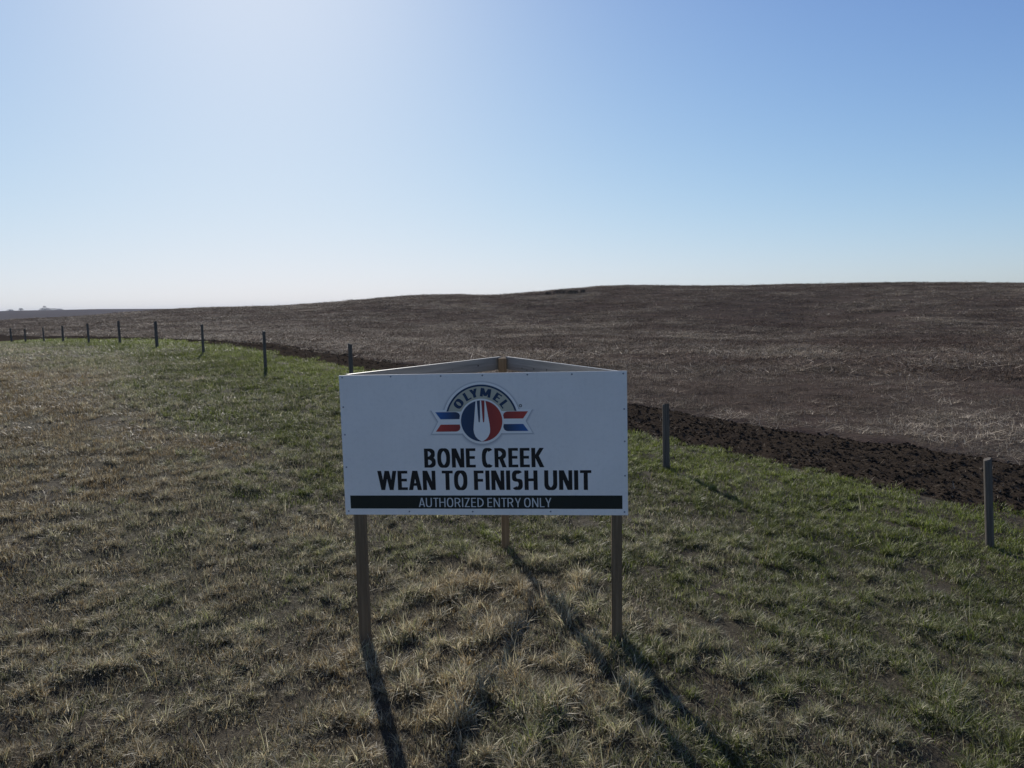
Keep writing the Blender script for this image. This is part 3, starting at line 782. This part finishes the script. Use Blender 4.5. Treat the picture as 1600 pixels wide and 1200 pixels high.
for k in range(13):
    x, y = xy(k*FENCE_S+dus[k], 0); z = gz((x, y)); r0 = .054+.006*math.sin(k*2.3); h = hts[k]+.01
    NR, NSG = 9, 16; V = []; 
    for i in range(NR+1):
        t = i/NR; zz = -.35+(h+.35)*t
        for j in range(NSG):
            a = 2*math.pi*j/NSG
            rr = r0*(1-.08*t)*(1+.09*math.sin(2*a+k)+.05*math.sin(3*a+k*1.7+t*1.5)+.03*float(vnoise(np.array([j*1.7+k*9]), np.array([i*1.3]), 4)[0]))
            if (j+k) % 7 == 0: rr *= .86                              # drying check
            V.append((rr*math.cos(a), rr*math.sin(a), zz+(.012*math.cos(a+k) if i == NR else 0)))
    Fq = [(i*NSG+j, i*NSG+(j+1) % NSG, (i+1)*NSG+(j+1) % NSG, (i+1)*NSG+j) for i in range(NR) for j in range(NSG)]
    # rim and cap
    me = D.meshes.new('fence_post'); cap = len(V)
    top = [V[NR*NSG+j] for j in range(NSG)]
    V += [(px*.86, py*.86, pz+.008) for px, py, pz in top]
    Fq += [(NR*NSG+j, NR*NSG+(j+1) % NSG, cap+(j+1) % NSG, cap+j) for j in range(NSG)]
    Fq.append(tuple(cap+j for j in range(NSG)))
    me.from_pydata(V, [], Fq); me.update()
    for p_ in me.polygons: p_.use_smooth = False
    o = link('fence_post', me, MAT['post']); o.location = (x, y, z)
    o.rotation_euler = (leans[k][1], -leans[k][0], 0)
    tag(o, labels[k], 'fence post', 'fence posts along the ploughed strip')

# ------------------------------------------------------------------ scrub on the ridge, far bushes
BARK = flat('dark_twigs', (.028, .023, .02), .9, .1); LEAF = flat('dark_scrub_leaves', (.055, .050, .038), .9, .1); STONE = flat('field_stone', (.12, .11, .10), .9, .2)
def twig_mesh(name, rx, ry, h, n, size, seed):
    r = np.random.default_rng(seed); V = []; Fc = []
    for i in range(n):
        a = r.uniform(0, 6.28); q = math.sqrt(r.uniform()); z = h*(.12+.88*r.uniform()**.8); sh = 1-.55*(z/h)**2
        c = np.array([rx*q*sh*math.cos(a), ry*q*sh*math.sin(a), z]); d1 = r.normal(size=3); d1 /= np.linalg.norm(d1); d2 = np.cross(d1, r.normal(size=3)); d2 /= np.linalg.norm(d2)
        o = len(V); V += [c-d1*size, c+d2*size*.45, c+d1*size]; Fc.append((o, o+1, o+2))
    return mesh_np(name, V, np.array(Fc), False)
def stem_mesh(name, h, r, n, seed):
    rr = random.Random(seed); bm = bmesh.new()
    for i in range(n):
        a = rr.uniform(0, 6.28); s = rr.uniform(.05, .5)*h if i else 0
        tip = Vector((math.cos(a)*s, math.sin(a)*s, h*rr.uniform(.7, 1)))
        m4 = Vector((0, 0, 1)).rotation_difference(tip.normalized()).to_matrix().to_4x4()
        g = bmesh.ops.create_cone(bm, cap_ends=True, segments=6, radius1=r*(1 if i == 0 else .6), radius2=r*.25, depth=tip.length+.3)
        bmesh.ops.transform(bm, matrix=Matrix.Translation(tip/2-Vector((0, 0, .1))) @ m4, verts=g['verts'])
    me = D.meshes.new(name); bm.to_mesh(me); bm.free(); return me
def hit(px, py, guess):
    """where the sight line through a pixel meets the terrain"""
    d = ray(px, py); d = d/math.hypot(d[0], d[1]); ts = np.linspace(guess*.4, guess*1.25, 1500)
    P = CAMP[None]+ts[:, None]*d[None]; g = base_h(P[:, 0], P[:, 1]); k = np.argmax(P[:, 2] < g)
    return (P[k] if (P[:, 2] < g).any() else P[np.argmin(P[:, 2]-g)])
scrub = [(856, 461.5, 1.1, .55, 'leftmost low dark bush of the scrub patch below the hill crest'), (871, 461, 1.5, .85, 'second low dark bush from the left in the ridge scrub patch'),
         (880, 461.5, 1.7, 1.0, 'tallest dark bush in the scrub patch below the hill crest'), (892, 461, 1.2, .8, 'dark bush right of the tallest one in the ridge scrub patch'),
         (899, 461, 1.3, .75, 'second dark bush from the right in the ridge scrub patch'), (911, 459.5, .9, .75, 'rightmost small bush of the scrub patch below the hill crest')]
for i, (px, py, rx, h, lb) in enumerate(scrub):
    P = hit(px, py, 145); o = empty('low_bush', P-np.array([0, 0, .03])); tag(o, lb, 'bush', 'bushes in the scrub patch on the hill')
    link('crown', twig_mesh('crown', rx*.6, rx*.6, h*.95, 190, .13, i), LEAF, o); link('stem', stem_mesh('stem', h*.9, .05, 6, i), BARK, o)
def pale_scrub():
    pts = []
    for i in range(260):
        t = rng.uniform(); px = 822+t*112; py = 467-t*8+rng.uniform(-2.0, 2.4); pts.append((px, py))
    P0 = hit(822, 467, 140); P1 = hit(934, 459, 145); n = 320
    t = rng.uniform(0, 1, n); x = P0[0]+(P1[0]-P0[0])*t+rng.normal(0, .6, n); y = P0[1]+(P1[1]-P0[1])*t+rng.normal(0, 2.0, n); z = base_h(x, y)
    scatter('dry_ridge_grass', scol, np.stack([x, y, z], -1), np.stack([np.zeros(n), np.zeros(n), rng.uniform(0, 6.28, n)], -1), np.stack([np.full(n, .7), np.full(n, .7), rng.uniform(1.0, 2.2, n)], -1),
            rng.integers(5, 9, n), rng.uniform(.8, 1, n), rng.uniform(.8, 1.5, n), 'pale dry grass round the dark scrub on the hill', 'grass')
pale_scrub()
def straw_lines():
    X, Y, Sx = [], [], []
    for (ax, ay), (bx, by), wd, n in (((679, 473), (702, 482), .8, 60), ((711, 475), (728, 482), .7, 45), ((743, 472), (768, 482), .8, 60), ((735, 483), (850, 489), 1.2, 110), ((780, 494), (800, 497), 1, 26),
                                      ((1446, 501), (1546, 505), .5, 60), ((1215, 575), (1300, 546), .9, 46), ((1040, 505), (1075, 504), .6, 22), ((1330, 482), (1400, 484), .6, 26), ((900, 520), (1010, 530), .8, 36),
                                      ((620, 505), (760, 511), 1.0, 50), ((480, 500), (600, 503), 1.2, 60), ((300, 507), (420, 510), 1.2, 50), ((1120, 560), (1010, 590), .8, 26)):
        P0 = hit(ax, ay, 110); P1 = hit(bx, by, 110); t = rng.uniform(0, 1, n)
        X.append(P0[0]+(P1[0]-P0[0])*t+rng.normal(0, wd*.4, n)); Y.append(P0[1]+(P1[1]-P0[1])*t+rng.normal(0, wd*.8, n)); Sx.append(rng.uniform(.25, .6, n))
    x = np.concatenate(X); y = np.concatenate(Y); sx = np.concatenate(Sx); n = len(x); z = base_h(x, y)+micro_field(x, y)
    scatter('straw_windrows', scol, np.stack([x, y, z], -1), np.stack([np.zeros(n), np.zeros(n), rng.uniform(0, 6.28, n)], -1), np.stack([sx, sx, np.full(n, .9)], -1),
            rng.integers(5, 9, n), rng.uniform(.8, 1.0, n), rng.uniform(.9, 1.5, n), 'faint pale lines of loose straw and wheel tracks across the field', 'straw')
straw_lines()
far = [(16, 486.6, 9, 3.0, 'leftmost speck of bush on the far blue hill'), (33, 485.4, 6, 5.0, 'small lone bush on the far hill, left of the tree'),
       (70, 484.6, 6, 8.5, 'tallest bare tree on the far hill skyline'), (66, 484.8, 8, 4.0, 'low bush left of the tall bare tree on the far hill'),
       (75, 484.8, 8, 4.5, 'low bush right of the tall bare tree on the far hill'), (84, 484.6, 12, 4.0, 'broad low bush on the far hill, second from the right'), (93, 484.8, 10, 3.0, 'rightmost low bush on the far hill skyline')]
for i, (px, py, rx, h, lb) in enumerate(far):
    d = ray(px, py); d = d/math.hypot(d[0], d[1])*1690; z = float(base_h(np.array([d[0]]), np.array([d[1]]))[0])
    o = empty('far_tree' if h > 8 else 'far_bush', (d[0], d[1], z-.2)); tag(o, lb, 'tree' if h > 8 else 'bush', 'trees and bushes on the far hill')
    link('crown', twig_mesh('crown', rx*.8, rx*.8, h, 240, .8, 40+i), LEAF, o); link('trunk', stem_mesh('trunk', h*.8, .25, 6, 40+i), BARK, o)

# ------------------------------------------------------------------ haze
bm = bmesh.new(); bmesh.ops.create_cube(bm, size=1)
zmin, zmax = -30.0, 32.0
for v in bm.verts: v.co = Vector((v.co.x*7600, v.co.y*7600, zmin if v.co.z < 0 else zmax))
me = D.meshes.new('haze'); bm.to_mesh(me); bm.free()
hz = link('haze', me); m = D.materials.new('haze_air'); m.use_nodes = True; n = m.node_tree.nodes; n.remove(n['Principled BSDF'])
pv = n.new('ShaderNodeVolumePrincipled'); pv.inputs['Color'].default_value = (.72, .82, 1, 1); pv.inputs['Density'].default_value = .00014; pv.inputs['Anisotropy'].default_value = .0
m.node_tree.links.new(pv.outputs[0], n['Material Output'].inputs['Volume']); me.materials.append(m)
tag(hz, 'thin pale haze in the air over the fields', 'haze', kind='stuff')
